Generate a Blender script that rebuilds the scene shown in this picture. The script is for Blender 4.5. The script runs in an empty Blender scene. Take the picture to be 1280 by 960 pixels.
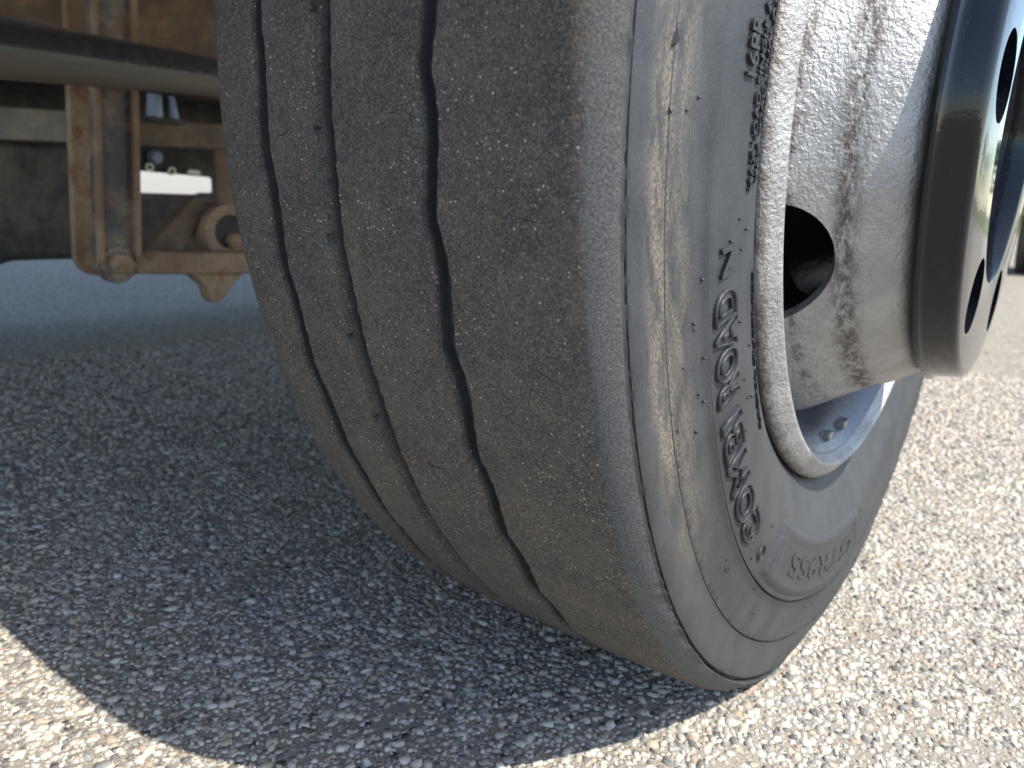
import bpy, bmesh, math, random
import numpy as np
from mathutils import Matrix, Vector

random.seed(7)
rng = np.random.default_rng(11)
scene = bpy.context.scene
col = scene.collection
PI = math.pi
rad = math.radians

# ------------------------------------------------------------------ camera
CAM = np.array((0.22538, -0.60577, 0.317))
CR = np.array((0.798479, 0.599882, 0.050732))
CU = np.array((-0.18717, 0.167273, 0.967981))
CF = np.array((-0.572188, 0.782408, -0.245844))
FPX = 971.16                                   # focal length for a 1280 px wide frame
cd = bpy.data.cameras.new('camera')
cam = bpy.data.objects.new('camera', cd)
col.objects.link(cam)
m = Matrix.Identity(4)
for i in range(3):
    m[i][0], m[i][1], m[i][2], m[i][3] = CR[i], CU[i], -CF[i], CAM[i]
cam.matrix_world = m
cd.sensor_width = 36.0
cd.lens = 36.0 * FPX / 1280.0
cd.clip_start = 0.01
cd.clip_end = 600.0
cd.dof.use_dof = True
cd.dof.focus_distance = 0.345
cd.dof.aperture_fstop = 13.0
scene.camera = cam

# ------------------------------------------------------------------ sky, sun, exposure
SUN_AZ, SUN_EL = rad(5.5), rad(53.5)           # azimuth from +X towards +Y
w = bpy.data.worlds.new('World')
scene.world = w
w.use_nodes = True
nt = w.node_tree
bg = nt.nodes['Background']
sky = nt.nodes.new('ShaderNodeTexSky')
sky.sky_type = 'NISHITA'
sky.sun_disc = False
sky.sun_elevation = SUN_EL
sky.sun_rotation = PI / 2 - SUN_AZ
sky.air_density = 1.0
sky.dust_density = 0.8
nt.links.new(sky.outputs['Color'], bg.inputs['Color'])
bg.inputs['Strength'].default_value = 0.15
sd = bpy.data.lights.new('sun', 'SUN')
sd.energy = 3.6
sd.angle = rad(0.53)
sd.color = (1.0, 0.945, 0.85)
sun = bpy.data.objects.new('sun', sd)
col.objects.link(sun)
sdir = Vector((math.cos(SUN_EL) * math.cos(SUN_AZ), math.cos(SUN_EL) * math.sin(SUN_AZ), math.sin(SUN_EL)))
sun.rotation_euler = sdir.to_track_quat('Z', 'Y').to_euler()
sun.location = (3, 0, 5)
vs = scene.view_settings
vs.view_transform = 'Standard'
vs.look = 'None'
vs.exposure = 1.28
vs.gamma = 1.0
vs.use_curve_mapping = False
scene.cycles.max_bounces = 8
scene.cycles.diffuse_bounces = 5

AXLE = 0.37                                    # loaded radius: axle height above the ground


# ------------------------------------------------------------------ helpers
def tag(o, label=None, cat=None, group=None, kind=None):
    if label: o['label'] = label
    if cat: o['category'] = cat
    if group: o['group'] = group
    if kind: o['kind'] = kind
    return o


def empty(name, loc, label=None, cat=None, group=None):
    o = bpy.data.objects.new(name, None)
    o.empty_display_size = 0.1
    o.location = loc
    col.objects.link(o)
    return tag(o, label, cat, group)


def mesh_obj(name, verts, faces, mat=None, parent=None, smooth=False, loc=(0, 0, 0)):
    me = bpy.data.meshes.new(name)
    me.from_pydata([tuple(v) for v in verts], [], faces)
    me.update()
    return link_mesh(name, me, mat, parent, smooth, loc)


def link_mesh(name, me, mat=None, parent=None, smooth=False, loc=(0, 0, 0)):
    if mat: me.materials.append(mat)
    if smooth:
        me.polygons.foreach_set('use_smooth', [True] * len(me.polygons))
    o = bpy.data.objects.new(name, me)
    o.location = loc
    if parent: o.parent = parent
    col.objects.link(o)
    return o


def from_bm(name, bm, mat, parent=None, smooth=False, loc=(0, 0, 0)):
    me = bpy.data.meshes.new(name)
    bmesh.ops.recalc_face_normals(bm, faces=bm.faces)
    bm.to_mesh(me)
    bm.free()
    return link_mesh(name, me, mat, parent, smooth, loc)


def bevel(o, width, seg=2, ang=40):
    b = o.modifiers.new('bevel', 'BEVEL')
    b.width = width
    b.segments = seg
    b.limit_method = 'ANGLE'
    b.angle_limit = rad(ang)
    for p in o.data.polygons: p.use_smooth = True
    b.harden_normals = False
    try:
        o.data.set_sharp_from_angle(angle=rad(35))
    except Exception:
        pass
    return o


def box(name, lo, hi, mat, parent=None, bev=0.0):
    x0, y0, z0 = lo
    x1, y1, z1 = hi
    v = [(x0, y0, z0), (x1, y0, z0), (x1, y1, z0), (x0, y1, z0), (x0, y0, z1), (x1, y0, z1), (x1, y1, z1), (x0, y1, z1)]
    f = [(0, 3, 2, 1), (4, 5, 6, 7), (0, 1, 5, 4), (1, 2, 6, 5), (2, 3, 7, 6), (3, 0, 4, 7)]
    o = mesh_obj(name, v, f, mat, parent)
    if bev: bevel(o, bev)
    return o


def prism_x(name, poly, x0, x1, mat, parent=None, bev=0.0):
    """poly: (y, z) outline, extruded along X"""
    n = len(poly)
    v = [(x0, y, z) for y, z in poly] + [(x1, y, z) for y, z in poly]
    f = [tuple(range(n)), tuple(range(2 * n - 1, n - 1, -1))]
    f += [(i, i + n, (i + 1) % n + n, (i + 1) % n) for i in range(n)]
    bm = bmesh.new()
    vv = [bm.verts.new(p) for p in v]
    for q in f: bm.faces.new([vv[i] for i in q])
    o = from_bm(name, bm, mat, parent)
    if bev: bevel(o, bev)
    return o


def tube(name, p0, p1, r0, r1, mat, parent=None, seg=28, bev=0.0, smooth=True):
    p0, p1 = Vector(p0), Vector(p1)
    d = (p1 - p0)
    q = d.normalized().to_track_quat('Z', 'Y')
    v = []
    for p, r in ((p0, r0), (p1, r1)):
        for k in range(seg):
            a = 2 * PI * k / seg
            v.append(p + q @ Vector((r * math.cos(a), r * math.sin(a), 0)))
    f = [tuple(range(seg - 1, -1, -1)), tuple(range(seg, 2 * seg))]
    f += [(k, (k + 1) % seg, (k + 1) % seg + seg, k + seg) for k in range(seg)]
    o = mesh_obj(name, v, f, mat, parent, smooth)
    o.data.set_sharp_from_angle(angle=rad(40))
    if bev: bevel(o, bev)
    return o


def revolve(name, prof, seg, mat, parent=None, loc=(0, 0, 0), sharp=35):
    """closed (x, r) outline turned round the X axis"""
    prof = np.array(prof)
    n = len(prof)
    a = np.linspace(0, 2 * PI, seg, endpoint=False)
    V = np.empty((seg, n, 3))
    V[:, :, 0] = prof[:, 0]
    V[:, :, 1] = prof[:, 1] * np.cos(a)[:, None]
    V[:, :, 2] = prof[:, 1] * np.sin(a)[:, None]
    i, j = np.meshgrid(np.arange(seg), np.arange(n), indexing='ij')
    i2, j2 = (i + 1) % seg, (j + 1) % n
    F = np.stack([i * n + j, i2 * n + j, i2 * n + j2, i * n + j2], -1).reshape(-1, 4)
    bm = bmesh.new()
    vv = [bm.verts.new(p) for p in V.reshape(-1, 3)]
    for q in F: bm.faces.new([vv[k] for k in q])
    o = from_bm(name, bm, mat, parent, True, loc)
    o.data.set_sharp_from_angle(angle=rad(sharp))
    return o


def cut(o, cutters):
    """subtract closed meshes, keep the result as plain mesh data"""
    for c in cutters:
        b = o.modifiers.new('cut', 'BOOLEAN')
        b.operation = 'DIFFERENCE'
        b.object = c
        b.solver = 'EXACT'
    dg = bpy.context.evaluated_depsgraph_get()
    dg.update()
    me = bpy.data.meshes.new_from_object(o.evaluated_get(dg))
    old = o.data
    o.modifiers.clear()
    o.data = me
    bpy.data.meshes.remove(old)
    for c in cutters:
        cm = c.data
        bpy.data.objects.remove(c)
        bpy.data.meshes.remove(cm)
    me.polygons.foreach_set('use_smooth', [True] * len(me.polygons))
    me.set_sharp_from_angle(angle=rad(32))
    return o


# ------------------------------------------------------------------ materials
class NT:
    def __init__(s, name):
        s.m = bpy.data.materials.new(name)
        s.m.use_nodes = True
        s.t = s.m.node_tree
        s.b = s.t.nodes['Principled BSDF']
        s.tc = s.t.nodes.new('ShaderNodeTexCoord')

    def n(s, typ, **k):
        o = s.t.nodes.new(typ)
        for a, b in k.items(): setattr(o, a, b)
        return o

    def lk(s, a, b): s.t.links.new(a, b)

    def setv(s, sock, v):
        if hasattr(v, 'is_output') or isinstance(v, bpy.types.NodeSocket): s.lk(v, sock)
        else: sock.default_value = v

    def noise(s, scale, detail=4, rough=0.55, vec=None, stretch=None, dist=0.0):
        o = s.n('ShaderNodeTexNoise')
        o.inputs['Scale'].default_value = scale
        o.inputs['Detail'].default_value = detail
        o.inputs['Roughness'].default_value = rough
        o.inputs['Distortion'].default_value = dist
        v = vec or s.tc.outputs['Object']
        if stretch:
            mp = s.n('ShaderNodeMapping')
            mp.inputs['Scale'].default_value = stretch
            s.lk(v, mp.inputs['Vector'])
            v = mp.outputs['Vector']
        s.lk(v, o.inputs['Vector'])
        return o.outputs['Fac']

    def voro(s, scale, feature='F1', vec=None, rnd=1.0):
        o = s.n('ShaderNodeTexVoronoi', feature=feature)
        o.inputs['Scale'].default_value = scale
        o.inputs['Randomness'].default_value = rnd
        s.lk(vec or s.tc.outputs['Object'], o.inputs['Vector'])
        return o

    def ramp(s, fac, a, b, lo=0.0, hi=1.0):
        o = s.n('ShaderNodeMapRange', interpolation_type='SMOOTHSTEP')
        s.setv(o.inputs['Value'], fac)
        o.inputs['From Min'].default_value = a
        o.inputs['From Max'].default_value = b
        o.inputs['To Min'].default_value = lo
        o.inputs['To Max'].default_value = hi
        return o.outputs['Result']

    def math(s, op, a, b=None, c=None):
        o = s.n('ShaderNodeMath', operation=op)
        s.setv(o.inputs[0], a)
        if b is not None: s.setv(o.inputs[1], b)
        if c is not None: s.setv(o.inputs[2], c)
        return o.outputs[0]

    def mix(s, fac, a, b):
        o = s.n('ShaderNodeMix', data_type='RGBA')
        s.setv(o.inputs[0], fac)
        for k, v in ((6, a), (7, b)):
            if isinstance(v, (tuple, list)): v = tuple(v) + ((1.0,) if len(v) == 3 else ())
            s.setv(o.inputs[k], v)
        return o.outputs[2]

    def bump(s, h, strength, dist, prev=None):
        o = s.n('ShaderNodeBump')
        o.inputs['Strength'].default_value = strength
        o.inputs['Distance'].default_value = dist
        s.lk(h, o.inputs['Height'])
        if prev: s.lk(prev, o.inputs['Normal'])
        return o.outputs['Normal']

    def out(s, color=None, rough=None, metal=None, normal=None, spec=None, coat=None):
        i = s.b.inputs
        if color is not None:
            if isinstance(color, tuple): color = color + ((1.0,) if len(color) == 3 else ())
            s.setv(i['Base Color'], color)
        if rough is not None: s.setv(i['Roughness'], rough)
        if metal is not None: s.setv(i['Metallic'], metal)
        if normal is not None: s.lk(normal, i['Normal'])
        if spec is not None: s.setv(i['Specular IOR Level'], spec)
        if coat is not None:
            i['Coat Weight'].default_value = coat
            i['Coat Roughness'].default_value = 0.03
        return s.m


def mat_rubber():
    s = NT('rubber')
    at = s.n('ShaderNodeAttribute', attribute_name='sv').outputs['Fac']      # metres outward from the shoulder edge
    uv = s.n('ShaderNodeUVMap', uv_map='wrap').outputs['UV']                   # metres: x round the tyre, y across it
    # worn tread: brown-grey road dust over black rubber, pale grit pressed in
    big = s.noise(28, 5, 0.6)
    fine = s.noise(1100, 4, 0.75)
    mid = s.noise(190, 4, 0.65)
    tread = s.mix(s.ramp(big, 0.35, 0.68), (0.044, 0.043, 0.042), (0.082, 0.072, 0.061))
    tread = s.mix(s.ramp(mid, 0.45, 0.66, 0, 0.6), tread, (0.120, 0.097, 0.074))
    tread = s.mix(s.ramp(fine, 0.47, 0.64, 0, 0.85), tread, (0.19, 0.166, 0.136))
    tread = s.mix(s.ramp(s.noise(1000, 3, 0.7, dist=0.5), 0.41, 0.53, 0.7, 0), tread, (0.024, 0.024, 0.025))
    v1 = s.voro(560)
    rnd = s.n('ShaderNodeSeparateColor')
    s.lk(v1.outputs['Color'], rnd.inputs[0])
    dens = s.ramp(s.noise(36, 3), 0.40, 0.66, 0.06, 0.38)
    pick = s.math('LESS_THAN', rnd.outputs[0], dens)
    spot = s.math('MULTIPLY', s.ramp(v1.outputs['Distance'], 0.12, 0.30, 1, 0), pick)
    tread = s.mix(s.math('MULTIPLY', spot, s.ramp(rnd.outputs[1], 0, 1, 0.2, 1)), tread, (0.52, 0.44, 0.34))
    # fine cracks and nicks torn by the road
    wob = s.n('ShaderNodeTexNoise')
    wob.inputs['Scale'].default_value = 60
    s.lk(s.tc.outputs['Object'], wob.inputs['Vector'])
    wv = s.n('ShaderNodeVectorMath', operation='MULTIPLY_ADD')
    s.lk(wob.outputs['Color'], wv.inputs[0])
    wv.inputs[1].default_value = (0.012, 0.012, 0.012)
    s.lk(s.tc.outputs['Object'], wv.inputs[2])
    ck = s.voro(34, 'DISTANCE_TO_EDGE', wv.outputs[0])
    crack = s.math('MULTIPLY', s.ramp(ck.outputs['Distance'], 0.004, 0.011, 1, 0), s.ramp(s.noise(48, 2), 0.60, 0.66))
    tread = s.mix(s.math('MULTIPLY', crack, 0.85), tread, (0.008, 0.008, 0.009))
    # unworn black rubber down in the grooves
    gv = s.n('ShaderNodeAttribute', attribute_name='gv').outputs['Fac']
    tread = s.mix(s.ramp(gv, 0.15, 0.5), tread, s.mix(s.ramp(mid, 0.5, 0.75), (0.022, 0.023, 0.026), (0.046, 0.042, 0.038)))
    # scuffed shoulder
    scn = s.noise(1500, 4, 0.75)
    rag = s.noise(120, 3, 0.6)
    scm = s.ramp(s.math('ADD', at, s.math('MULTIPLY', s.math('SUBTRACT', rag, 0.5), 0.007)), -0.0105, -0.0080)
    scuff = s.mix(s.ramp(scn, 0.4, 0.65), (0.048, 0.049, 0.051), (0.135, 0.134, 0.131))
    # sidewall
    sw = s.mix(s.ramp(s.noise(40, 4), 0.3, 0.7), (0.022, 0.0238, 0.0265), (0.036, 0.0382, 0.0415))
    sw = s.mix(s.ramp(s.noise(1300, 2, 0.5), 0.55, 0.75, 0, 0.4), sw, (0.10, 0.103, 0.106))
    streak = s.noise(1.0, 5, 0.65, vec=uv, stretch=(30, 130, 1))
    grit = s.noise(1.0, 4, 0.75, vec=uv, stretch=(520, 1100, 1))
    band = s.math('MULTIPLY', s.ramp(at, 0.010, 0.022), s.ramp(at, 0.0285, 0.0278, 0, 1))
    band2 = s.math('MULTIPLY', s.math('MULTIPLY', s.ramp(at, 0.0288, 0.0295), s.ramp(at, 0.050, 0.033, 0, 1)), 0.8)
    dm = s.math('MULTIPLY', s.math('ADD', band, band2),
                s.math('MULTIPLY', s.ramp(streak, 0.34, 0.60), s.ramp(grit, 0.44, 0.56, 0.12, 1)))
    # the muddy splash sits on the front of the wheel, fading to either side
    gx = s.n('ShaderNodeSeparateXYZ')
    s.lk(uv, gx.inputs[0])
    reach = s.math('MULTIPLY', s.ramp(gx.outputs[0], 0.98, 1.10), s.ramp(gx.outputs[0], 1.40, 1.55, 1, 0))
    sw = s.mix(s.math('MULTIPLY', dm, s.math('MULTIPLY', reach, 0.75)), sw, (0.215, 0.180, 0.130))
    side = s.ramp(at, -0.0005, 0.0008)
    c = s.mix(scm, tread, scuff)
    c = s.mix(side, c, sw)
    r1 = s.math('ADD', 0.82, s.math('MULTIPLY', fine, 0.1))
    rough = s.n('ShaderNodeMix', data_type='FLOAT')
    s.lk(side, rough.inputs[0])
    s.lk(r1, rough.inputs[2])
    rough.inputs[3].default_value = 0.56
    b = s.bump(s.noise(700, 5, 0.75), 0.9, 0.0008)
    b = s.bump(s.noise(90, 3, 0.6), 0.25, 0.0012, b)
    b2 = s.bump(s.noise(1400, 3, 0.6), 0.6, 0.0003)
    b2 = s.bump(s.noise(1.0, 3, 0.6, vec=uv, stretch=(12, 420, 1)), 0.25, 0.0004, b2)
    nm = s.n('ShaderNodeMix', data_type='VECTOR')
    s.lk(side, nm.inputs[0])
    s.lk(b, nm.inputs[4])
    s.lk(b2, nm.inputs[5])
    return s.out(c, rough.outputs[0], 0.0, nm.outputs[1], 0.4)


def mat_letters():
    s = NT('rubber_letters')
    c = s.mix(s.ramp(s.noise(300, 3), 0.4, 0.7), (0.021, 0.0228, 0.0255), (0.035, 0.037, 0.040))
    return s.out(c, 0.52, 0.0, s.bump(s.noise(1500, 2), 0.3, 0.0002), 0.4)


def mat_silver(name='silver_paint', rough=0.42, bumpy=1.0):
    s = NT(name)
    blot = s.noise(30, 5, 0.6)
    c = s.mix(s.ramp(blot, 0.35, 0.7), (0.285, 0.28, 0.273), (0.40, 0.395, 0.387))
    # brown grime running round the wheel and rust freckles
    xs = s.n('ShaderNodeSeparateXYZ')
    s.lk(s.tc.outputs['Object'], xs.inputs[0])
    g = s.noise(110, 6, 0.78, stretch=(1.8, 0.8, 0.8))
    ringm = s.math('MULTIPLY', s.ramp(s.math('ABSOLUTE', s.math('SUBTRACT', xs.outputs[0], 0.1155)), 0.001, 0.010, 1, 0), s.ramp(g, 0.38, 0.58))
    ring2 = s.math('MULTIPLY', s.ramp(s.math('ABSOLUTE', s.math('SUBTRACT', xs.outputs[0], 0.0905)), 0.0, 0.006, 0.9, 0), s.ramp(g, 0.42, 0.60))
    ringm = s.math('MAXIMUM', ringm, ring2)
    rust = s.math('MAXIMUM', ringm, s.ramp(s.noise(75, 7, 0.75), 0.60, 0.74, 0, 0.8))
    c = s.mix(s.math('MULTIPLY', rust, 0.85), c, (0.085, 0.066, 0.052))
    rr = s.math('SQRT', s.math('ADD', s.math('POWER', xs.outputs[1], 2.0), s.math('POWER', xs.outputs[2], 2.0)))
    bead = s.math('MULTIPLY', s.ramp(rr, 0.2425, 0.2475), s.ramp(s.noise(70, 6, 0.75), 0.40, 0.60, 0.15, 1))
    c = s.mix(s.math('MULTIPLY', bead, 0.8), c, (0.13, 0.105, 0.082))
    fl = s.voro(620)
    pits = s.ramp(s.noise(260, 4, 0.7), 0.66, 0.74)
    c = s.mix(s.math('MULTIPLY', pits, 0.6), c, (0.12, 0.10, 0.085))
    b = s.bump(s.noise(330, 4, 0.62), 0.85 * bumpy, 0.0016)
    b = s.bump(fl.outputs['Distance'], 0.25 * bumpy, 0.0006, b)
    b = s.bump(s.noise(60, 3), 0.3, 0.002, b)
    ro = s.math('ADD', rough, s.math('MULTIPLY', rust, 0.35))
    return s.out(c, ro, 0.5, b, 0.5)


def mat_black_gloss():
    s = NT('black_gloss_paint')
    b = s.bump(s.noise(260, 4, 0.6), 0.16, 0.0007)
    speck = s.voro(260)
    sm = s.ramp(speck.outputs['Distance'], 0.03, 0.08, 1, 0)
    c = s.mix(s.math('MULTIPLY', sm, 0.25), (0.006, 0.007, 0.010), (0.3, 0.28, 0.25))
    du = s.ramp(s.noise(26, 4), 0.45, 0.8, 0.012, 0.045)
    return s.out(c, du, 0.0, b, 0.38)


def mat_dusty(name, base, dust, amount=0.5, rough=0.6, rust=None, scale=14):
    s = NT(name)
    n1 = s.noise(scale, 6, 0.65)
    n2 = s.noise(scale * 12, 4, 0.7)
    f = s.math('MULTIPLY', s.ramp(n1, 0.62 - amount * 0.45, 0.85 - amount * 0.35), s.ramp(n2, 0.25, 0.6, 0.45, 1))
    c = s.mix(f, base, dust)
    if rust:
        c = s.mix(s.ramp(s.noise(scale * 2.3, 6, 0.7), 0.52, 0.68, 0, 0.9), c, rust)
    ro = s.math('ADD', rough, s.math('MULTIPLY', f, 0.3))
    return s.out(c, ro, 0.0, s.bump(n2, 0.5, 0.0012))


STONE_COLS = [(0.0, (0.05, 0.052, 0.056)), (0.075, (0.085, 0.088, 0.094)), (0.15, (0.18, 0.18, 0.18)), (0.25, (0.29, 0.28, 0.26)),
              (0.38, (0.36, 0.335, 0.29)), (0.58, (0.42, 0.39, 0.335)), (0.76, (0.48, 0.45, 0.395)), (0.87, (0.36, 0.285, 0.20)), (0.92, (0.27, 0.195, 0.15)), (0.95, (0.52, 0.49, 0.44)), (1.0, (0.58, 0.56, 0.52))]


def stone_ramp(s, fac):
    r = s.n('ShaderNodeValToRGB')
    e = r.color_ramp.elements
    e[0].position, e[0].color = STONE_COLS[0][0], STONE_COLS[0][1] + (1,)
    e[1].position, e[1].color = STONE_COLS[-1][0], STONE_COLS[-1][1] + (1,)
    for p, c in STONE_COLS[1:-1]:
        k = e.new(p)
        k.color = c + (1,)
    s.setv(r.inputs[0], fac)
    return r.outputs[0]


def mat_stone(attr):
    s = NT('stone_' + ('scatter' if attr else 'single'))
    f = s.n('ShaderNodeAttribute', attribute_name='shade').outputs['Fac'] if attr else s.n('ShaderNodeObjectInfo').outputs['Random']
    c = stone_ramp(s, f)
    g = s.noise(700, 3, 0.6, vec=s.n('ShaderNodeNewGeometry').outputs['Position'])
    c = s.mix(s.ramp(g, 0.34, 0.70, 0.03, 0.42), c, (0.345, 0.308, 0.25))
    return s.out(c, 0.8, 0.0, s.bump(g, 0.35, 0.0006), 0.3)


def mat_ground():
    s = NT('asphalt')
    p = s.tc.outputs['Object']
    v = s.voro(165, vec=p)
    sc = s.n('ShaderNodeSeparateColor')
    s.lk(v.outputs['Color'], sc.inputs[0])
    c = stone_ramp(s, sc.outputs[0])
    d = v.outputs['Distance']
    binder = s.mix(s.ramp(s.noise(700, 4, 0.65, vec=p), 0.35, 0.65), (0.11, 0.102, 0.09), (0.31, 0.278, 0.228))
    c = s.mix(s.ramp(d, 0.33, 0.55), c, binder)
    c = s.mix(s.ramp(s.noise(3.0, 5, vec=p), 0.4, 0.75, 0, 0.35), c, (0.30, 0.265, 0.21))
    b = s.bump(s.ramp(d, 0.05, 0.6, 1, 0), 0.9, 0.0024)
    b = s.bump(s.noise(900, 3, vec=p), 0.5, 0.0006, b)
    return s.out(c, 0.85, 0.0, b, 0.3)


def mat_tube():
    s = NT('black_tube_paint')
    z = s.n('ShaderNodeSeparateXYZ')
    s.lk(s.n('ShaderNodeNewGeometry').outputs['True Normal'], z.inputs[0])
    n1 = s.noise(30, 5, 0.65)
    under_tan = s.ramp(s.math('ADD', z.outputs[2], s.math('MULTIPLY', n1, 0.7)), -0.10, 0.45, 1, 0)     # tan on the downward-facing side, edge broken by noise
    under_tan = s.math('MULTIPLY', under_tan, s.ramp(s.noise(160, 4, 0.7), 0.25, 0.6, 0.55, 1))
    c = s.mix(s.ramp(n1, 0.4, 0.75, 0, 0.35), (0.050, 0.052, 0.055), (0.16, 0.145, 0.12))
    c = s.mix(under_tan, c, (0.22, 0.182, 0.132))
    return s.out(c, s.math('ADD', 0.24, s.math('MULTIPLY', under_tan, 0.5)), 0.0, s.bump(n1, 0.2, 0.001))


def simple(name, c, rough=0.6, metal=0.0, noise=None):
    s = NT(name)
    if noise:
        c = s.mix(s.ramp(s.noise(noise[0], 4), 0.35, 0.7), c, noise[1])
    return s.out(c, rough, metal)


M_RUB = mat_rubber()
M_LET = mat_letters()
M_TEAR = simple('torn_rubber', (0.014, 0.014, 0.015), 0.7)
M_SIL = mat_silver()
M_RIM = mat_silver('silver_paint_rim', 0.5, 1.1)
M_BLK = mat_black_gloss()
M_DRUM = mat_dusty('brake_drum_iron', (0.02, 0.023, 0.028), (0.06, 0.06, 0.062), 0.35, 0.22)
M_BAR = mat_dusty('barrel_sky_tone', (0.075, 0.082, 0.095), (0.15, 0.145, 0.14), 0.35, 0.22)  # dark sky-blue reflection inside the rim put into this colour
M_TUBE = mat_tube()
M_LINK = mat_dusty('dusty_black_steel', (0.075, 0.073, 0.070), (0.38, 0.30, 0.215), 0.55, 0.5, (0.25, 0.14, 0.075))
M_RUST = mat_dusty('dusty_rusty_steel', (0.23, 0.14, 0.080), (0.42, 0.30, 0.195), 0.60, 0.7, (0.25, 0.11, 0.045))
M_RAIL = mat_dusty('brown_rail', (0.11, 0.075, 0.05), (0.25, 0.175, 0.115), 0.5, 0.7, (0.19, 0.085, 0.038))
M_DARK = mat_dusty('dark_steel', (0.035, 0.034, 0.032), (0.14, 0.118, 0.09), 0.5, 0.7)
M_GREY = mat_dusty('grey_dusty_steel', (0.19, 0.17, 0.145), (0.34, 0.28, 0.21), 0.5, 0.6)
M_EYE = simple('pale_steel', (0.5, 0.48, 0.42), 0.4, 0.3)
M_GAP = simple('gap_daylight_blue', (0.30, 0.36, 0.47), 0.4)  # blue of daylight glimpsed through gaps, put into a colour
M_BODY = simple('body_paint', (0.42, 0.41, 0.39), 0.4, 0.0, (3, (0.36, 0.35, 0.33)))
M_GRASS = simple('grass', (0.085, 0.115, 0.035), 0.9, 0.0, (2.0, (0.17, 0.16, 0.07)))
M_LEAF = simple('foliage', (0.06, 0.095, 0.03), 0.7, 0.0, (1.5, (0.10, 0.12, 0.045)))
M_BARK = simple('bark', (0.11, 0.085, 0.06), 0.9, 0.0, (9, (0.06, 0.048, 0.036)))

# ------------------------------------------------------------------ ground
gr = mesh_obj('ground', [(-250, -250, 0), (250, -250, 0), (250, 250, 0), (-250, 250, 0)], [(0, 1, 2, 3)], mat_ground())
tag(gr, 'coarse pale asphalt with exposed pebble aggregate under the wheel', None, None, 'structure')
vg = mesh_obj('grass_verge', [(-9, 14, 0.004), (90, 11, 0.004), (110, 120, 0.004), (-16, 120, 0.004)], [(0, 1, 2, 3)], M_GRASS)
tag(vg, 'dry green grass verge beyond the asphalt', None, None, 'structure')


def project(P):
    d = P - CAM
    z = d @ CF
    return 640 + FPX * (d @ CR) / z, 480 - FPX * (d @ CU) / z, z


CRACK = [(-0.255, -0.07), (-0.277, -0.141), (-0.264, -0.196), (-0.289, -0.219), (-0.279, -0.258), (-0.27, -0.294), (-0.282, -0.313), (-0.275, -0.36)]


def stone_field():
    pts = []
    for (x0, x1, y0, y1, s, near) in ((-1.15, 0.80, -0.85, 1.35, 0.0041, True), (-1.15, 0.80, -0.85, 1.35, 0.0068, False)):
        nx, ny = int((x1 - x0) / s), int((y1 - y0) / s)
        gx, gy = np.meshgrid(np.arange(nx), np.arange(ny), indexing='ij')
        gx = gx + 0.5 * (gy % 2)
        p = np.stack([x0 + gx * s, y0 + gy * s * 0.93], -1).reshape(-1, 2)
        p += rng.uniform(-0.42, 0.42, p.shape) * s
        d = np.hypot(p[:, 0] - 0.02, (p[:, 1] + 0.18) * 1.05)
        edge = 0.58 + 0.06 * rng.standard_normal(len(p))
        p = p[d < edge] if near else p[(d >= edge)]
        lf = np.zeros(len(p))                        # uneven spread: bare patches of binder, a healed crack
        for kx, ky, ph in ((31, 17, 0.3), (-19, 37, 1.9), (47, -29, 4.1), (73, 61, 2.2), (-88, 40, 5.0), (13, -11, 0.8)):
            lf += np.sin(p[:, 0] * kx + p[:, 1] * ky + ph)
        keep = rng.uniform(0, 1, len(p)) > np.clip((-lf - 1.4) * 0.3, 0, 0.45)
        for (ax, ay), (bx_, by_) in zip(CRACK[:-1], CRACK[1:]):
            t = np.clip(((p[:, 0] - ax) * (bx_ - ax) + (p[:, 1] - ay) * (by_ - ay)) / ((bx_ - ax) ** 2 + (by_ - ay) ** 2), 0, 1)
            keep &= np.hypot(p[:, 0] - ax - t * (bx_ - ax), p[:, 1] - ay - t * (by_ - ay)) > 0.0055 + 0.003 * np.sin(p[:, 0] * 300)
        p = p[keep]
        r = np.exp(rng.normal(math.log(s * 0.48), 0.42, len(p))).clip(0.0010, 0.0048)
        pts.append(np.column_stack([p, r]))
    return np.concatenate(pts)


def stone_shapes(n, r):
    """13-vertex chipped domes: bottom ring, shoulder ring, crown point"""
    a = np.arange(6) * PI / 3
    V = np.empty((n, 13, 3))
    ph = rng.uniform(0, 2 * PI, (n, 1))
    j0 = 1 + rng.uniform(-0.38, 0.34, (n, 6))
    j1 = rng.uniform(0.55, 0.95, (n, 6))
    el = rng.uniform(0.55, 1.0, (n, 1))
    hh = rng.uniform(0.18, 0.62, (n, 1))
    ux, uy = np.cos(a) * np.ones((n, 1)), np.sin(a) * el
    c, s_ = np.cos(ph), np.sin(ph)
    rx, ry = ux * c - uy * s_, ux * s_ + uy * c
    V[:, 0:6, 0], V[:, 0:6, 1], V[:, 0:6, 2] = rx * j0, ry * j0, -0.25
    V[:, 6:12, 0], V[:, 6:12, 1] = rx * j0 * j1, ry * j0 * j1
    V[:, 6:12, 2] = hh * rng.uniform(0.30, 1.05, (n, 6))
    V[:, 12, 0:2] = rng.uniform(-0.2, 0.2, (n, 2))
    V[:, 12, 2] = hh[:, 0]
    V *= r[:, None, None]
    F = []
    for k in range(6):
        k2 = (k + 1) % 6
        F += [(k, k2, k2 + 6), (k, k2 + 6, k + 6), (k + 6, k2 + 6, 12)]
    return V, np.array(F)


def tri_mesh(name, V, F):
    me = bpy.data.meshes.new(name)
    me.vertices.add(len(V))
    me.vertices.foreach_set('co', V.astype(np.float32).ravel())
    me.loops.add(F.size)
    me.loops.foreach_set('vertex_index', F.astype(np.int32).ravel())
    me.polygons.add(len(F))
    me.polygons.foreach_set('loop_start', np.arange(0, F.size, 3, dtype=np.int32))
    me.update(calc_edges=True)
    return me


pts = stone_field()
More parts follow.
